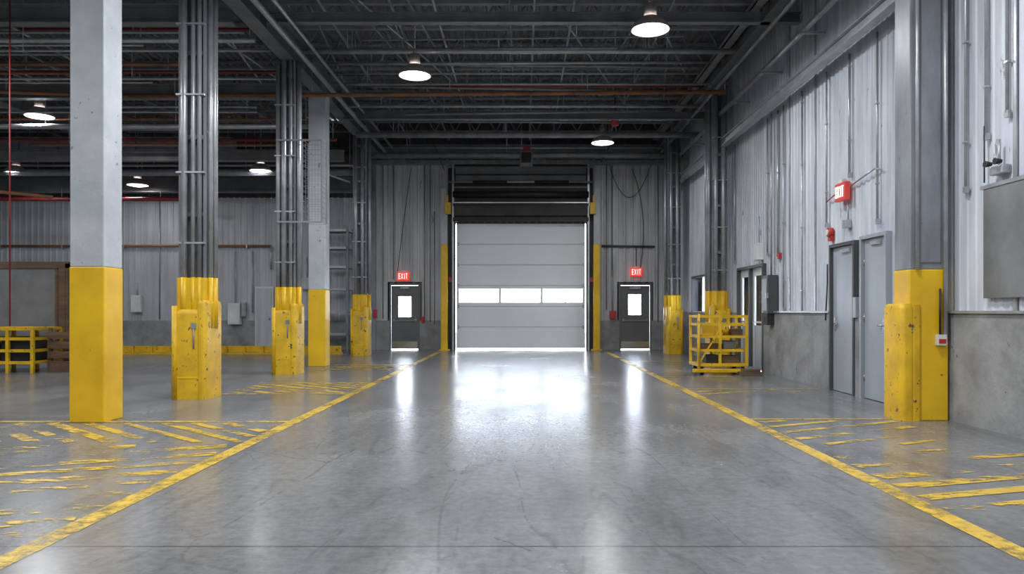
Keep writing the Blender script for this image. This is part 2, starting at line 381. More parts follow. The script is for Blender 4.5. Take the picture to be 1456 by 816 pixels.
for i in range(7):
    x=rnd.uniform(-4,3.8); y=rnd.uniform(12.5,14)
    pipe('conduit_pipe',[(x,y,6.76),(x+rnd.uniform(-1,1),y+rnd.uniform(5,9),6.76)],.018,'joist')
q=MB('air_duct'); q.box(-18,-8.2,20.75,21.15,5.75,6.15,'galv',.01)
for i in range(9): q.box(-17.5+i*1.1,-17.45+i*1.1,20.73,21.17,5.73,6.17,'steelgrey')
for x in (-17,-14,-11,-9): q.cyl((x,20.95,6.15),(x,20.95,DECK-.3),.01,'galv',5)
q.done()
pipe('conduit_pipe',[(-4.5,19.9,6.0),(4.8,19.9,6.0)],.08,'steelgrey',DECK-.3)
pipe('conduit_pipe',[(-4.5,22.2,5.95),(4.8,22.2,5.95)],.07,'steelgrey',DECK-.3)
pipe('conduit_pipe',[(-4.5,21.5,6.35),(4.8,21.5,6.35)],.04,'galv',DECK-.3)
pipe('conduit_pipe',[(-18,17.0,5.5),(-4.9,17.0,5.5)],.06,'galv',DECK-.3)
pipe('conduit_pipe',[(-18,21.3,5.25),(-4.9,21.3,5.25)],.10,'steelgrey',DECK-.3)
pipe('conduit_pipe',[(-18,13.5,6.2),(-4.9,13.5,6.2)],.05,'galv',DECK-.3)
pipe('conduit_pipe',[(-18,22.4,4.65),(-9.8,22.4,4.65)],.06,'red',5.0)
pipe('conduit_pipe',[(-4.2,2,6.1),(-4.2,23.2,6.1)],.05,'galv')
pipe('conduit_pipe',[(-4.05,2,6.3),(-4.05,23.2,6.3)],.035,'galv')
pipe('conduit_pipe',[(-3.6,2,6.7),(-3.6,23.2,6.7)],.03,'steelgrey')
pipe('sway_brace',[(-4.9,20.9,4.9),(-6.9,20.9,5.6)],.03,'galv')
pipe('conduit_pipe',[(2.2,13.0,6.75),(3.9,17.5,6.75)],.02,'galv'); pipe('conduit_pipe',[(.8,14,6.72),(3.0,20.5,6.72)],.018,'galv')
pipe('conduit_pipe',[(-2.9,13,6.72),(-1.2,19.5,6.72)],.018,'galv'); pipe('conduit_pipe',[(.9,13,6.7),(.9,23,6.7)],.022,'galv')
pipe('conduit_pipe',[(-1.6,13,6.74),(-1.6,23,6.74)],.022,'galv')
rl=MB('wall_rail_track'); ibeam(rl,'Y',1,BW-.3,4.66,5.08,5.26,.14,'galv',.02)
for y in (3,6,9,12,15,18,21,23.5): rl.box(4.66,4.92,y,y+.06,5.26,5.31,'galv')
rl.done()
rl=MB('wall_conduit_run'); rl.path([(4.6,1,5.85),(4.6,23.4,5.85)],.05,'galv',10); rl.path([(4.72,1,5.95),(4.72,23.4,5.95)],.035,'steelgrey',8)
rl.path([(4.3,1,6.2),(4.3,23.2,6.2)],.04,'steelgrey',8)
for y in range(2,24,2): rl.box(4.5,4.92,y,y+.04,5.76,5.8,'galv')
rl.done()
dt=MB('cable_tray'); dt.box(4.05,4.25,1,23.2,6.62,6.64,'galv'); dt.box(4.05,4.07,1,23.2,6.62,6.72,'galv'); dt.box(4.23,4.25,1,23.2,6.62,6.72,'galv'); dt.done()

# ------------------------------------------------------------------ columns
def square_column(x0,x1,y0,top):
    c=MB('concrete_column'); w_=x1-x0
    c.box(x0,x1,y0,y0+w_,1.74,top,'colgrey',.012)
    c.box(x0-.006,x1+.006,y0-.006,y0+w_+.006,0,1.74,'yellow',.012)
    c.box(x0-.05,x1+.05,y0-.05,y0+w_+.05,top-.03,top,'steelgrey')
    return c.done()
square_column(-5.06,-4.68,8.24,6.2)
square_column(-4.86,-4.48,16.7,6.2)
def steel_column(xc,y0,top,front=(),side=(),wd=.38,gx=.46,sd=1):
    # sd=+1: side facing +X carries conduits, -1: side facing -X
    c=MB('steel_column'); d=.38; x0=xc-wd/2; x1=xc+wd/2; t=.03; k='steelgrey'
    c.box(x0,x0+t,y0,y0+d,1.70,top,k); c.box(x1-t,x1,y0,y0+d,1.70,top,k); c.box(x0+t,x1-t,y0+d/2-t/2,y0+d/2+t/2,1.70,top,k)
    for z in (2.6,3.7,4.9,5.9): c.box(x0+t,x1-t,y0+.04,y0+.09,z,z+.06,'galv')
    # yellow zone round the column
    c.rrect(x0-.015,x1+.015,y0-.05,y0+d+.02,.035,[(0,0),(1.72,0)],'yellow')
    for px,r,k in front:
        c.cyl((xc+px,y0-.03,1.1),(xc+px,y0-.03,1.725),r,'yellow',12); c.cyl((xc+px,y0-.03,1.725),(xc+px,y0-.03,top),r,k,12)
    xs=x1 if sd>0 else x0
    for py,r,k in side:
        X=xs+sd*(r+.005)
        c.cyl((X,y0+py,1.0),(X,y0+py,1.725),r,'yellow' if k!='red' else 'red',12); c.cyl((X,y0+py,1.725),(X,y0+py,top),r,k,12)
    for z in (2.2,3.2,4.3,5.3):
        c.box(x0-.01,x1+.01,y0-.07,y0-.005,z,z+.025,'galv')
    # single wrap-around guard with rounded corners, open seam in front
    a=xc-gx/2; b_=xc+gx/2
    c.rrect(a,b_,y0-.11,y0+d+.06,.075,[(0,0),(1.20,0),(1.25,.012),(1.27,.035)],'yellow2',10)
    lo,hi=((b_-.12,b_+.02) if sd>0 else (a-.02,a+.12))
    c.rrect(lo,hi,y0-.125,y0+d+.075,.06,[(0,0),(1.34,0),(1.38,.01),(1.40,.03)],'yellow2',10)
    c.cyl((a+.03 if sd>0 else b_-.03,y0-.10,0),(a+.03 if sd>0 else b_-.03,y0-.10,1.32),.04,'yellow2',14)
    c.box(xc+.04,xc+.11,y0-.125,y0-.105,1.0,1.08,'steelgrey'); c.cyl((xc+.075,y0-.12,.72),(xc+.075,y0-.12,1.0),.010,'steelgrey')
    c.box(a-.004,b_+.004,y0-.116,y0-.106,.30,.32,'yellow')
    return c.done()
steel_column(-4.71,10.5,6.2,front=((-.10,.045,'galv'),(.03,.03,'galv'),(.12,.03,'steelgrey')),side=((.08,.035,'galv'),(.2,.045,'galv'),(.3,.014,'red')))
steel_column(-4.70,14.6,6.2,front=((-.13,.04,'galv'),(-.02,.055,'galv'),(.11,.035,'galv')),side=((.08,.05,'galv'),(.22,.03,'galv')))
steel_column(-4.62,20.85,6.2,front=((-.1,.05,'galv'),(.08,.05,'galv')),side=((.15,.05,'galv'),))
c=MB('steel_column'); 
c.box(4.40,4.82,8.4,8.75,1.72,6.35,'steelgrey',.01); c.box(4.39,4.83,8.39,8.76,0,1.72,'yellow',.012)
c.box(4.50,4.74,8.385,8.4,1.8,6.3,'steelgrey'); c.rrect(4.27,4.44,8.35,8.78,.06,[(0,0),(1.27,0),(1.31,.01),(1.33,.03)],'yellow2',10)
c.rrect(4.41,4.50,8.355,8.42,.02,[(0,0),(1.32,0)],'yellow2')
c.cyl((4.46,8.36,1.72),(4.46,8.36,6.3),.022,'galv'); c.cyl((4.78,8.36,.9),(4.78,8.36,6.3),.025,'galv')
c.box(4.68,4.78,8.33,8.39,.86,.98,'white'); c.box(4.69,4.77,8.325,8.33,.88,.93,'redbox'); c.cyl((4.72,8.36,.98),(4.72,8.36,1.5),.012,'black')
c.done()
steel_column(4.45,21.75,6.35,front=((-.1,.05,'galv'),(.08,.05,'galv')),side=((.15,.04,'galv'),),sd=-1)
steel_column(4.60,17.3,6.35,front=((-.1,.055,'galv'),(.08,.055,'galv')),side=((.1,.04,'galv'),(.25,.05,'galv')),wd=.36,gx=.44,sd=-1)
cg=MB('wire_mesh_guard')
X0,X1,Y0,Y1,Z0,Z1=-4.32,-3.95,14.45,14.85,3.0,4.6
for a,b_ in ((X0,Y0),(X1,Y0),(X0,Y1),(X1,Y1)): cg.box(a-.012,a+.012,b_-.012,b_+.012,Z0,Z1,'mesh')
for i in range(17):
    z=Z0+i*(Z1-Z0)/16
    for y in (Y0,Y1): cg.box(X0,X1,y-.003,y+.003,z-.003,z+.003,'mesh')
    for x in (X0,X1): cg.box(x-.003,x+.003,Y0,Y1,z-.003,z+.003,'mesh')
for i in range(1,6):
    x=X0+i*(X1-X0)/6; cg.box(x-.003,x+.003,Y0-.003,Y0+.003,Z0,Z1,'mesh'); cg.box(X1-.003,X1+.003,Y0+i*.066,Y0+i*.066+.006,Z0,Z1,'mesh')
cg.box(X0-.5,X1,Y0-.02,Y0+.02,Z0-.02,Z0+.01,'mesh'); cg.box(X0-.5,X1,Y0-.02,Y0+.02,Z1-.02,Z1+.01,'mesh')
cg.done()

# ------------------------------------------------------------------ garage door
gd=MB('overhead_garage_door'); y0,y1=BW+.06,BW+.12; z=.065
sec=(GZ-.065)/6
for i in range(6):
    a=z+i*sec; b_=a+sec-.012
    if i!=2:
        gd.box(GX0+.03,GX1-.03,y0,y1,a,b_,'doorwhite',.006)
        gd.box(GX0+.03,GX1-.03,y0-.004,y0,a+sec*.48,a+sec*.495,'doorwhite')
    else:
        wz0,wz1=a+.10,b_-.08
        gd.box(GX0+.03,GX1-.03,y0,y1,a,wz0,'doorwhite'); gd.box(GX0+.03,GX1-.03,y0,y1,wz1,b_,'doorwhite')
        wdt=(GX1-GX0-.24-.16)/3; cur=GX0+.12
        gd.box(GX0+.03,cur,y0,y1,wz0,wz1,'doorwhite')
        for k in range(3):
            gd.box(cur,cur+wdt,y0+.025,y0+.03,wz0,wz1,'glass')
            gd.box(cur,cur+wdt,y0-.01,y0+.01,wz0,wz0+.025,'white'); gd.box(cur,cur+wdt,y0-.01,y0+.01,wz1-.025,wz1,'white')
            if k==2: gd.box(cur+.72,cur+.745,y0,y0+.03,wz0,wz1,'doorwhite')
            nx=cur+wdt; e=nx+.08 if k<2 else GX1-.03
            gd.box(nx,e,y0-.01,y1,wz0,wz1,'doorwhite'); cur=e
    gd.box(GX0+.05,GX1-.05,y0+.02,y1-.02,b_,b_+.012,'sheet')
    for hx in (GX0+.1,GX1-.1): gd.box(hx-.03,hx+.03,y0-.012,y0,b_-.05,b_+.06,'galv') if i<5 else None
gd.box(GX0+.03,GX1-.03,y0-.01,y1,.045,.07,'sheet')
gd.done()
tr_=MB('door_track_frame')
for s,x in ((-1,GX0),(1,GX1)):
    a,b_=sorted((x-s*.02,x+s*.22)); tr_.box(a,b_,BW-.14,BW-.02,0,5.9,'black')
    a,b_=sorted((x+s*.02,x+s*.08)); tr_.box(a,b_,BW-.24,BW-.14,0,6.0,'galv')
    tr_.box(min(x+s*.1,x+s*.2),max(x+s*.1,x+s*.2),BW-.17,BW-.13,2.2,2.35,'redbox')
tr_.done()
hd=MB('door_header_curtain')
hd.box(GX0-.05,GX1+.05,BW-.28,BW-.03,GZ+.02,GZ+.16,'black'); 
hd.box(GX0-.02,GX1+.02,BW-.32,BW-.12,GZ+.2,GZ+.52,'brown',.02)
hd.box(GX0-.05,GX1+.05,BW-.26,BW-.04,GZ+.52,GZ+.66,'black')
hd.box(GX0-.05,GX1+.05,BW-.34,BW-.3,GZ+.60,GZ+.64,'galv')
hd.cyl((GX0-.05,BW-.3,5.02),(GX1+.05,BW-.3,5.02),.10,'black',20)
hd.box(GX0-.05,GX1+.05,BW-.16,BW-.04,4.78,5.45,'black')
hd.box(GX0-.05,GX1+.05,BW-.2,BW-.16,5.24,5.29,'sheet')
hd.cyl((GX0-.2,BW-.4,5.40),(GX1+.2,BW-.4,5.40),.03,'galv',10)
hd.box(GX0-.05,GX1+.05,BW-.12,BW-.04,5.45,5.95,'sheet'); hd.box(GX0-.05,GX1+.05,BW-.2,BW-.04,5.95,6.0,'black')
hd.box(GX0-.05,GX1+.05,BW-.16,BW-.12,5.66,5.70,'black')
hd.cyl((GX0+.6,BW-.4,5.40),(GX0+1.7,BW-.4,5.40),.05,'black',12); hd.cyl((GX1-1.7,BW-.4,5.40),(GX1-.6,BW-.4,5.40),.05,'black',12)
hd.done()
for s,xa,xb in ((-1,PX(627,23.7),PX(636.5,23.7)),(1,PX(843.5,23.7),PX(853,23.7))):
    p=MB('door_guard_post'); p.box(xa,xb,23.62,23.84,0,3.4,'yellow',.02); p.box(xa+.01,xb-.01,23.63,23.83,3.4,5.2,'colgrey',.01)
    p.box(xa-.06,xb+.06,23.56,23.9,0,.03,'yellow2')
    xi=xb if s<0 else xa
    if s<0: p.box(xi-.07,xi+.12,23.5,23.62,4.35,4.72,'yellow2',.015)
    else: p.box(xi-.12,xi+.07,23.5,23.62,4.35,4.72,'yellow2',.015)
    p.box(xi-.03,xi+.03,23.52,23.6,4.72,4.95,'yellow2')
    p.cyl((xi,23.56,4.9),(xi,23.56,6.8),.02,'steelgrey'); p.done()
def man_door(x0,x1,wx0,wx1,wz0,wz1,hs):
    d=MB('personnel_door'); y0,y1=BW+.02,BW+.07; a,b_=x0+.05,x1-.05; zt=DZ-.05
    d.box(x0,a,BW-.04,y1+.04,0,DZ,'doorgrey'); d.box(b_,x1,BW-.04,y1+.04,0,DZ,'doorgrey'); d.box(a,b_,BW-.04,y1+.04,zt,DZ,'doorgrey')
    d.box(a+.008,wx0,y0,y1,.025,zt-.008,'doorgrey'); d.box(wx1,b_-.008,y0,y1,.025,zt-.008,'doorgrey')
    d.box(wx0,wx1,y0,y1,.025,wz0,'doorgrey'); d.box(wx0,wx1,y0,y1,wz1,zt-.008,'doorgrey')
    d.box(wx0,wx1,y0+.02,y0+.026,wz0,wz1,'glass')
    for q in ((wx0-.02,wx0+.01,wz0-.02,wz1+.02),(wx1-.01,wx1+.02,wz0-.02,wz1+.02),(wx0,wx1,wz0-.02,wz0+.01),(wx0,wx1,wz1-.01,wz1+.02)):
        d.box(q[0],q[1],y0-.012,y0,q[2],q[3],'framedark')
    d.box(a+.03,b_-.03,y0-.004,y0,.05,.27,'chrome')
    d.box(a+.06,b_-.06,y0-.05,y0-.02,.93,.97,'steelgrey'); d.box(a+.06,a+.12,y0-.03,y0,.92,1.0,'chrome'); d.box(b_-.12,b_-.06,y0-.03,y0,.92,1.0,'chrome')
    d.box(a+.3,b_-.3,y0-.06,y0,zt-.12,zt-.05,'galv')
    return d.done()
def X_(x): return PX(x,BW)
def Z_(y): return PZ(y,BW)
man_door(LD[0],LD[1],X_(566),X_(585),Z_(451),Z_(421),1)
man_door(RD[0],RD[1],X_(893),X_(912),Z_(448),Z_(418),-1)

def exit_sign(loc,rotz=0,w_=.38,h=.22,face='exitred'):
    s=MB('exit_sign'); s.box(-w_/2,w_/2,-.04,.04,0,h,face,.008); s.box(-.06,.06,-.03,.05,h,h+.05,'white')
    y=-.05; lh=h*.62; z0=h*.19; lw=w_*.15; t=.018; x=-w_*.37
    def r(a,b_,c_,d_): s.box(a,b_,y,-.04,c_,d_,'exitwht')
    r(x,x+t,z0,z0+lh); r(x,x+lw,z0,z0+t); r(x,x+lw,z0+lh/2-t/2,z0+lh/2+t/2); r(x,x+lw,z0+lh-t,z0+lh)
    x+=w_*.21; s.cyl((x,y,z0),(x+lw,y,z0+lh),.009,'exitwht',6); s.cyl((x+lw,y,z0),(x,y,z0+lh),.009,'exitwht',6)
    x+=w_*.21; r(x+lw/2-t/2,x+lw/2+t/2,z0,z0+lh)
    x+=w_*.17; r(x,x+lw,z0+lh-t,z0+lh); r(x+lw/2-t/2,x+lw/2+t/2,z0,z0+lh)
    return s.done(loc=loc,rotz=rotz)
exit_sign((X_(574),BW-.09,Z_(399)),h=.28); exit_sign((X_(904),BW-.09,Z_(393)),h=.28)
exit_sign((4.84,11.2,2.92),rotz=-math.pi/2,w_=.36,h=.27,face='exitdim')
ar=MB('sign_bracket'); ar.path([(4.88,10.98,3.12),(4.86,10.2,3.22),(4.9,10.1,3.18)],.012,'galv'); ar.path([(4.88,11.42,3.1),(4.88,11.9,3.0)],.01,'redbox'); ar.done()

def side_door(y0,y1,zt,name,k='doorlight',handle=1):
    fk='framedark' if handle==2 else 'doorlight'
    d=MB(name)
    d.box(4.84,5.0,y0,y0+.05,0,zt+.05,fk); d.box(4.84,5.0,y1-.05,y1,0,zt+.05,fk); d.box(4.84,5.0,y0+.05,y1-.05,zt,zt+.05,fk)
    d.box(4.89,4.94,y0+.055,y1-.055,.01,zt-.005,k)
    hy=y1-.14 if handle!=1 else y0+.14
    d.box(4.875,4.89,hy-.025,hy+.025,.95,1.15,'chrome'); d.cyl((4.86,hy,1.05),(4.86,hy+(.13 if handle==1 else -.13),1.05),.012,'chrome'); d.cyl((4.86,hy,1.05),(4.89,hy,1.05),.012,'chrome')
    for z in (.25,1.1,1.9): 
        yy=y0+.05 if handle!=1 else y1-.06
        d.cyl((4.885,yy,z),(4.885,yy,z+.1),.012,'chrome')
    d.box(4.86,4.89,y0+.2,y0+.5,zt-.1,zt-.05,'galv')
    return d.done()
side_door(dA[0],dA[1],2.24,'door_1',handle=2); side_door(dB[0],dB[1],2.27,'door_2',handle=1)
d=MB('door_3'); a,b_=DC; md=(a+b_)/2
d.box(4.84,5.02,a,a+.06,0,2.22,'framedark'); d.box(4.84,5.02,b_-.06,b_,0,2.22,'framedark'); d.box(4.84,5.02,a+.06,b_-.06,2.16,2.22,'framedark'); d.box(4.84,5.02,md-.03,md+.03,0,2.16,'framedark')
for p,q in ((a+.06,md-.03),(md+.03,b_-.06)):
    d.box(4.92,4.96,p,p+.12,.02,2.16,'white'); d.box(4.92,4.96,q-.12,q,.02,2.16,'white'); d.box(4.92,4.96,p+.12,q-.12,.02,.95,'doorlight'); d.box(4.92,4.96,p+.12,q-.12,2.0,2.16,'white')
    d.box(4.937,4.943,p+.12,q-.12,.95,2.0,'glass')
    d.box(4.88,4.9,p+.08,q-.08,1.0,1.04,'chrome'); d.box(4.9,4.92,p+.08,p+.11,.98,1.06,'chrome')
d.done()

def wx(x): return 5187.0/(x-744)
cond=[(1095,2.4,5.1,.016),(1110,2.3,5.1,.02),(1118,1.3,5.1,.016),(1145,.0,5.1,.02),(1180,2.65,5.1,.016),(1213,3.3,5.1,.02),(1253,2.5,5.1,.016),(1410,3.1,6.9,.02),(1440,3.25,6.9,.018),(1048,2.4,5.1,.02),(1380,2.6,6.9,.014)]
for x,z0,z1,r in cond:
    y=wx(x); q=MB('wall_conduit'); q.cyl((4.885,y,z0),(4.885,y,z1),r,'galv',8)
    z=z0+.5
    while z<z1: q.box(4.865,4.905,y-.03,y+.03,z,z+.02,'galv'); z+=1.1
    if z0>.5: q.box(4.87,4.91,y-.03,y+.03,z0-.05,z0+.02,'galv')
    q.done()
q=MB('fire_alarm_strobe'); y=wx(1186); q.cyl((4.84,y,2.50),(4.91,y,2.50),.075,'redbox',20); q.cyl((4.82,y,2.5),(4.84,y,2.5),.045,'white',16); q.box(4.86,4.92,y-.05,y+.05,2.36,2.44,'redbox'); q.done()
q=MB('junction_box'); y=wx(1210); q.box(4.83,4.92,y-.06,y+.06,2.5,2.62,'galv',.005); q.cyl((4.895,y,2.62),(4.895,y,2.9),.012,'galv'); q.done()
q=MB('electrical_disconnect'); y=wx(1104); q.box(4.72,4.92,y-.16,y+.16,1.2,1.95,'framedark',.012); q.box(4.70,4.72,y-.13,y+.13,1.26,1.88,'steelgrey'); q.box(4.67,4.72,y-.19,y-.16,1.5,1.6,'galv'); q.cyl((4.84,y,1.95),(4.84,y,5.1),.02,'galv'); q.box(4.72,4.86,y-.12,y+.1,.98,1.2,'black'); q.done()
q=MB('electrical_panel_box'); y=wx(1085); q.box(4.78,4.92,y-.12,y+.12,2.3,2.65,'white',.01); q.cyl((4.86,y,2.65),(4.86,y,3.2),.015,'galv'); q.done()
q=MB('thermostat_box'); y=wx(1112); q.box(4.86,4.92,y-.04,y+.04,2.25,2.36,'redbox',.005);q.done()
q=MB('card_reader'); y=wx(1226); q.box(4.82,4.88,y-.05,y+.05,1.15,1.45,'doorlight',.005); q.done()
q=MB('emergency_light'); y=wx(1432); q.box(4.82,4.92,y-.10,y+.10,2.64,2.73,'galv',.01)
for s in (-.08,.08): q.cyl((4.76,y+s,2.76),(4.83,y+s,2.76),.035,'black',14,.02)
q.cyl((4.86,y,2.73),(4.86,y,3.0),.014,'galv'); q.done()
q=MB('hung_grey_sheet'); q.box(4.87,4.895,7.02,7.82,1.38,2.55,'sheet',.004); q.box(4.86,4.90,6.98,7.86,2.53,2.57,'galv'); q.cyl((4.87,7.8,2.6),(4.87,7.8,3.2),.008,'black'); q.cyl((4.87,7.1,2.6),(4.87,7.1,3.2),.008,'black'); q.done()
q=MB('cable_loop'); q.path([(4.88,11.85,2.0),(4.88,11.85,1.7),(4.85,11.85,1.1)],.012,'black'); q.done()

q=MB('yellow_stock_cart'); x0,x1,y0,y1=3.42,4.42,14.5,15.25
q.box(x0,x1,y0,y1,.16,.22,'yellow2',.008)
for x in (x0+.03,x1-.03,(x0+x1)/2-.05):
    for y in (y0+.03,y1-.03): q.box(x-.025,x+.025,y-.025,y+.025,.22,1.16,'yellow2')
for z in (.45,.72,.96,1.12):
    for y in (y0+.03,y1-.03): q.box(x0,x1,y-.015,y+.015,z,z+.05,'yellow2')
    for x in (x0+.03,x1-.03): q.box(x-.015,x+.015,y0,y1,z,z+.05,'yellow2')
for z in (.48,.75):
    for i in range(5): q.box(x0+.04,x1-.04,y0+.06+i*.14,y0+.15+i*.14,z,z+.02,'wood' if i%2 else 'yellow2')
q.box(x0+.12,x0+.35,y0+.1,y0+.5,.77,.98,'yellow',.01); q.box(x0+.55,x0+.8,y0+.15,y0+.5,.5,.66,'sheet',.01); q.box(x0+.2,x0+.45,y0+.1,y0+.45,.22,.38,'black',.01); q.cyl((x0+.65,y0+.3,.77),(x0+.65,y0+.3,1.0),.07,'yellow2',16)
q.box(x0+.5,x0+.85,y0+.1,y0+.5,.22,.36,'wood',.01); q.box(x0+.15,x0+.5,y0+.12,y0+.5,.5,.6,'wood',.01); q.box(x0+.72,x0+.92,y0+.1,y0+.4,.77,.9,'wood',.01)
q.box(x0-.1,x1-.1,y0-.1,y0+.0,.05,.12,'yellow2',.01); q.cyl((x0+.02,y0-.05,.1),(x0+.02,y0-.05,1.2),.02,'yellow2')
q.quad([(x0+.03,y0+.01,.25),(x0+.07,y0+.01,.25),(x0+.5,y0+.01,.95),(x0+.46,y0+.01,.95)],'yellow2')
for x in (x0+.1,x1-.1):
    for y in (y0+.08,y1-.08):
        q.cyl((x-.03,y,.08),(x+.03,y,.08),.08,'rubber',16); q.box(x-.04,x+.04,y-.02,y+.02,.1,.17,'galv')
q.done()
q=MB('wooden_block_stack'); q.box(4.2,4.62,14.22,14.38,0,.07,'wood',.005); q.box(4.23,4.58,14.23,14.37,.07,.13,'wood',.005); q.box(4.3,4.55,14.24,14.36,.13,.17,'sheet'); q.done()

q=MB('yellow_steel_rack'); x0,x1,y0,y1=-11.4,-9.9,14.9,15.8
for x in (x0,x0+.5,x0+1.0,x1):
    for y in (y0,y1): q.box(x-.03,x+.03,y-.03,y+.03,0,.9,'yellow2')
for z in (.18,.42,.66,.86):
    for y in (y0,y1): q.box(x0,x1,y-.02,y+.02,z,z+.06,'yellow2')
    for x in (x0,x1): q.box(x-.02,x+.02,y0,y1,z,z+.06,'yellow2')
q.box(x0,x1,y0,y1,.86,.9,'yellow2'); q.box(x0+.05,x1-.05,y0+.05,y1-.05,.2,.24,'wood')
q.box(x0+.1,x0+.6,y0+.1,y0+.6,.24,.6,'wood',.01); q.box(x0+.8,x0+1.35,y0+.1,y0+.7,.24,.7,'black',.01); q.done()
q=MB('wooden_crate'); 
for i in range(4): q.box(-9.8,-9.15,15.2,15.24,.08+i*.2,.22+i*.2,'wood'); q.box(-9.19,-9.15,15.2,15.9,.08+i*.2,.22+i*.2,'wood')
for x in (-9.8,-9.2): q.box(x,x+.06,15.24,15.3,0,.9,'wood'); q.box(x,x+.06,15.84,15.9,0,.9,'wood')
q.box(-9.8,-9.15,15.2,15.9,.0,.08,'wood'); q.done()
q=MB('framed_board'); x0,x1,y=-13.0,-10.05,16.3
q.box(x0+.1,x1-.16,y+.04,y+.08,.6,2.2,'sheet'); q.box(x0,x1,y,y+.1,2.2,2.34,'wood'); q.box(x1-.2,x1-.06,y-.01,y+.1,0,2.3,'wood'); q.box(x0,x0+.12,y,y+.1,0,2.2,'wood'); q.box(x0+.12,x1-.17,y,y+.1,.45,.6,'wood')
q.box(x1-.08,x1,y,y+.6,.0,2.30,'wood'); q.box(x1-.30,x1-.24,y+.02,y+.1,.6,2.2,'wood')
q.box(x1-.16,x1-.02,y-.3,y+.6,0,.06,'wood'); q.box(x0,x0+.12,y-.3,y+.6,0,.06,'wood'); q.done()

q=MB('wall_guard_rail'); q.box(-13,-5.3,21.5,21.56,.06,.24,'yellow2'); q.box(-13,-5.3,21.4,21.7,0,.05,'yellow2')
for i in range(15): q.box(-13+i*.54,-12.94+i*.54,21.45,21.6,0,.24,'yellow2')
q.done()
def wb(name,xa,xb,ya,yb,k,dep=.14,pipeup=0):
    q=MB(name); q.box(X_(xa),X_(xb),BW-.05-dep,BW-.05,Z_(yb),Z_(ya),k,.01)
    q.box(X_(xa)+.03,X_(xb)-.03,BW-.065-dep,BW-.05-dep,Z_(yb)+.04,Z_(ya)-.04,k)
    if pipeup: q.cyl((X_((xa+xb)/2),BW-.08,Z_(ya)),(X_((xa+xb)/2),BW-.08,pipeup),.02,'galv')
    return q.done()
wb('electrical_box',190,204,420,444,'white',pipeup=2.2)
wb('electrical_box',328,345,431,461,'white',.2,3.2); wb('electrical_box',346,352,430,450,'galv')
wb('electrical_box',532,537,440,452,'redbox'); wb('fire_extinguisher_cabinet',866,875,442,453,'redbox',pipeup=2.6); wb('electrical_box',600,604,450,458,'redbox'); 
wb('electrical_box',430,445,395,412,'galv',pipeup=3)
q=MB('service_door'); q.box(X_(364),X_(390),BW-.09,BW-.05,0,2.05,'white',.005); q.box(X_(366),X_(388),BW-.11,BW-.09,.05,2.0,'wallL'); q.cyl((X_(385),BW-.14,1),(X_(385),BW-.11,1),.03,'chrome'); q.done()
q=MB('wall_pipe'); q.cyl((-17.5,BW-.1,3.37),(-8.2,BW-.1,3.37),.04,'orange'); q.cyl((-8.2,BW-.1,3.37),(-8.2,BW-.1,2.6),.03,'galv')
for x in range(-17,-8,2): q.box(x,x+.04,BW-.14,BW-.03,3.3,3.42,'galv')
q.done()
q=MB('wall_conduit')
for x,za,zb in ((175,.5,4.9),(228,1,4.9),(306,2.2,4.9),(400,1,4.9),(412,.9,4.9),(360,1.2,3.2)): q.cyl((X_(x),BW-.06,za),(X_(x),BW-.06,zb),.02,'galv',8)
q.done()
q=MB('wall_conduit')
for x,za,zb in ((560,2.3,6),(604,1,6),(612,.9,6),(862,1.3,6),(870,2.4,6),(935,.9,6),(545,1,6),(618,.8,4.5)): q.cyl((X_(x),BW-.06,za),(X_(x),BW-.06,zb),.018,'steelgrey',8)
q.path([(X_(855),BW-.08,Z_(350)),(X_(930),BW-.08,Z_(351))],.035,'framedark'); q.path([(X_(904),BW-.06,2.6),(X_(904),BW-.06,Z_(350))],.012,'black'); q.done()
def cable(pts,r=.01,k='black'):
    q=MB('hanging_cable'); P=[Vector(p) for p in pts]; out=[]
    for i in range(13):
        t=i/12; out.append(P[0].lerp(P[1],t).lerp(P[1].lerp(P[2],t),t))
    q.path(out,r,k,6); return q.done()
cable([(X_(566),BW-.08,2.55),(X_(572),BW-.1,3.8),(X_(585),BW-.08,5.9)]); cable([(X_(910),BW-.08,2.7),(X_(922),BW-.1,4.5),(X_(898),BW-.08,5.9)])
cable([(X_(866),BW-.08,6),(X_(893),BW-.1,3.9),(X_(925),BW-.08,6)]); cable([(-2.9,22.5,6.8),(-2.2,22.6,5.0),(-2.6,23.3,6.0)]); cable([(2.9,22.0,6.8),(2.1,22.6,5.3),(2.6,23.4,6.2)],.015)
q=MB('storage_rack'); xa,xb=-6.5,-5.5
for x in (xa,xb):
    for y in (23.1,23.8): q.box(x-.03,x+.03,y-.03,y+.03,0,3.9,'steelgrey')
for z in (.5,1.2,1.9,2.6,3.2,3.75): q.box(xa,xb,23.07,23.13,z,z+.07,'galv'); q.box(xa,xb,23.1,23.8,z,z+.03,'steelgrey')
q.done()
q=MB('unit_heater'); q.box(-.1,.28,21.6,22.0,5.55,5.95,'sheet',.02); q.box(-.05,.23,21.58,21.6,5.6,5.9,'black'); q.box(.0,.2,21.6,21.9,5.95,6.05,'redbox')
for x in (-.05,.23): q.cyl((x,21.8,5.95),(x,21.8,6.8),.01,'galv')
q.done()
q=MB('suspended_red_valve'); q.cyl((2.4,19.3,6.1),(2.4,19.3,6.35),.1,'redbox',14); q.cyl((2.4,19.3,6.35),(2.4,19.3,6.83),.02,'red'); q.done()
q=MB('sprinkler_drop_pipe'); q.cyl((PX(14,12),12,1.0),(PX(14,12),12,6.8),.012,'red'); q.done()

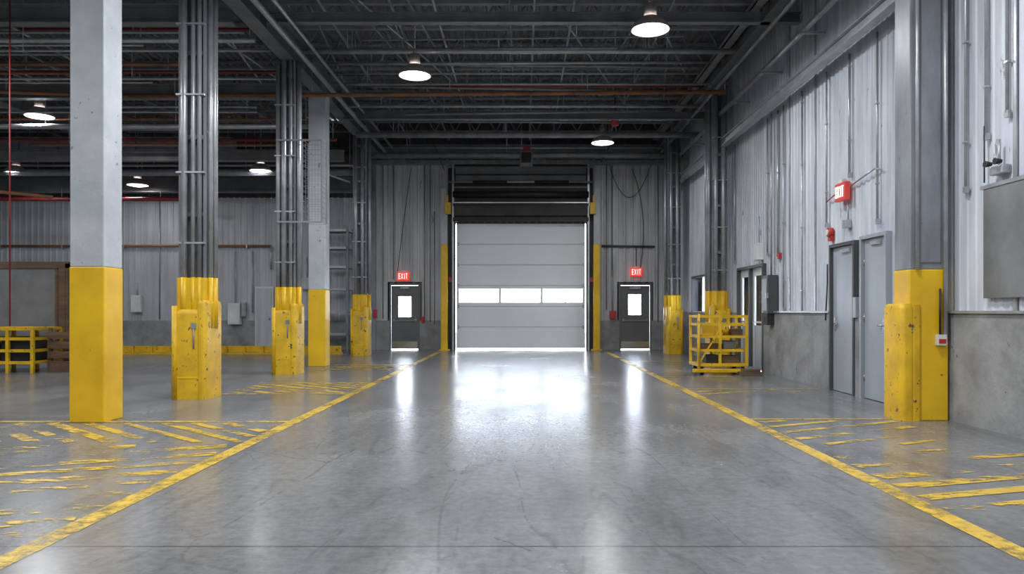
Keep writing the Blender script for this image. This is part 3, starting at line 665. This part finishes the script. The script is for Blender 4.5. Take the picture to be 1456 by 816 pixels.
# ------------------------------------------------------------------ floor markings
fm=MB('floor_line_marking')
def strip(p,q_,wd,k,z=.003):
    p=Vector((*p,0)); q2=Vector((*q_,0)); d=(q2-p).normalized(); n=Vector((-d.y,d.x,0))*wd/2
    fm.quad([(*(p-n).xy,z),(*(q2-n).xy,z),(*(q2+n).xy,z),(*(p+n).xy,z)],k)
strip((-2.58,-2),(-2.58,22.6),.14,'line'); strip((2.55,-2),(2.55,22.6),.14,'line')
strip((-6.4,8.30),(-2.64,8.30),.11,'line',.004); strip((-4.6,12.9),(-2.64,12.9),.10,'line',.004); strip((-4.4,17.2),(-2.64,17.2),.10,'line',.004); strip((-4.6,11.1),(-2.64,11.1),.08,'hatch',.004)
strip((2.62,8.5),(4.2,8.5),.07,'line',.004); strip((2.62,11.8),(4.7,11.8),.06,'line',.004); strip((2.62,14.0),(4.0,14.0),.08,'line',.004); strip((2.62,18.4),(4.0,18.4),.08,'line',.004)
def hatch(xa,xb,ya,yb,st,sl,wd=.12,k='hatch'):
    W=xb-xa; y=ya-abs(sl)*W
    while y<yb+abs(sl)*W:
        ta,tb=(ya-y)/sl,(yb-y)/sl
        lo,hi=max(0,min(ta,tb)),min(W,max(ta,tb))
        if hi-lo>.12: strip((xa+lo,y+sl*lo),(xa+hi,y+sl*hi),wd*random.uniform(.8,1.2),k,.0035)
        y+=st*random.uniform(.85,1.15)
hatch(-5.6,-2.68,7.0,8.2,.34,-.9,.11); hatch(-6.2,-2.68,3.8,6.8,.34,.38,.15,'hatch2'); hatch(-4.5,-2.68,11.2,12.85,.32,-.8,.13); hatch(-4.3,-2.68,15.6,17.1,.36,-.8,.13)
hatch(2.66,4.2,6.9,8.4,.36,.5,.09,'hatch2'); hatch(2.66,5.0-.2,3.6,6.6,.36,.3,.15,'hatch2'); hatch(2.66,4.3,11.0,11.7,.4,.5,.1,'hatch2')
fm.done()

# ------------------------------------------------------------------ lamps
def lamp(x,y,z,power=150,r=.31):
    q=MB('high_bay_light')
    q.lathe((x,y,z),[(r,0),(r*1.02,.015),(r*.86,.10),(r*.5,.19),(r*.42,.21)],'alu'); q.lathe((x,y,z),[(r*.97,.004),(r*.83,.09),(r*.45,.17)],'lampin')
    q.lathe((x,y,z),[(r*.88,.03),(r*.7,-.005),(r*.4,-.03),(.01,-.04)],'lamp')
    q.cyl((x,y,z+.2),(x,y,z+.42),.11,'alu',18,.09); q.cyl((x,y,z+.42),(x,y,z+.5),.04,'alu'); q.cyl((x,y,z+.5),(x,y,6.83),.012,'galv',6)
    q.box(x-.05,x+.05,y-.05,y+.05,6.8,6.86,'galv')
    ob=q.done()
    ld=bpy.data.lights.new('high_bay_lamp','AREA'); ld.shape='DISK'; ld.size=.5; ld.energy=power; ld.color=(.95,.975,1)
    lo=bpy.data.objects.new('bulb',ld); scene.collection.objects.link(lo); lo.parent=ob; lo.location=Vector((x,y,z-.06))-ob.location
lamp(2.06,11.97,5.8,150); lamp(-2.1,14.3,5.8,150); lamp(2.15,20.0,5.8,55)
for a in ((-2.1,8.4,5.8),(2.1,6.3,5.8),(-2.1,3.0,5.8),(2.1,0,5.8),(-2.1,-3,5.8),(2.1,-6,5.8)): lamp(*a,power=185)  # unseen lamps added above and behind the camera for frontal fill
for a in ((-14.7,21.4,5.25),(-11.8,22.6,5.1),(-7.5,21.1,5.25)): lamp(*a,power=16)
for a in ((-11.2,17.1,5.75),(-8.5,10.4,5.8),(-8,6,5.8),(-12.5,9,5.8),(-8.5,0,5.8),(-15,13,5.8),(-9,-5,5.8)): lamp(*a,power=125)  # only the first hangs in view; the others are added, unseen, for light

wd=bpy.data.worlds.new('overcast_sky'); scene.world=wd; wd.use_nodes=True
bg=wd.node_tree.nodes['Background']; bg.inputs[0].default_value=(.88,.94,1,1); bg.inputs[1].default_value=17.0

cam=bpy.data.cameras.new('camera'); co=bpy.data.objects.new('camera',cam); scene.collection.objects.link(co)
co.location=(0,0,H); co.rotation_euler=(math.pi/2,0,0); cam.sensor_width=36; cam.lens=36*F/1456; cam.shift_x=-16/1456; cam.shift_y=35/1456; cam.clip_end=200
scene.camera=co
scene.view_settings.view_transform='Standard'
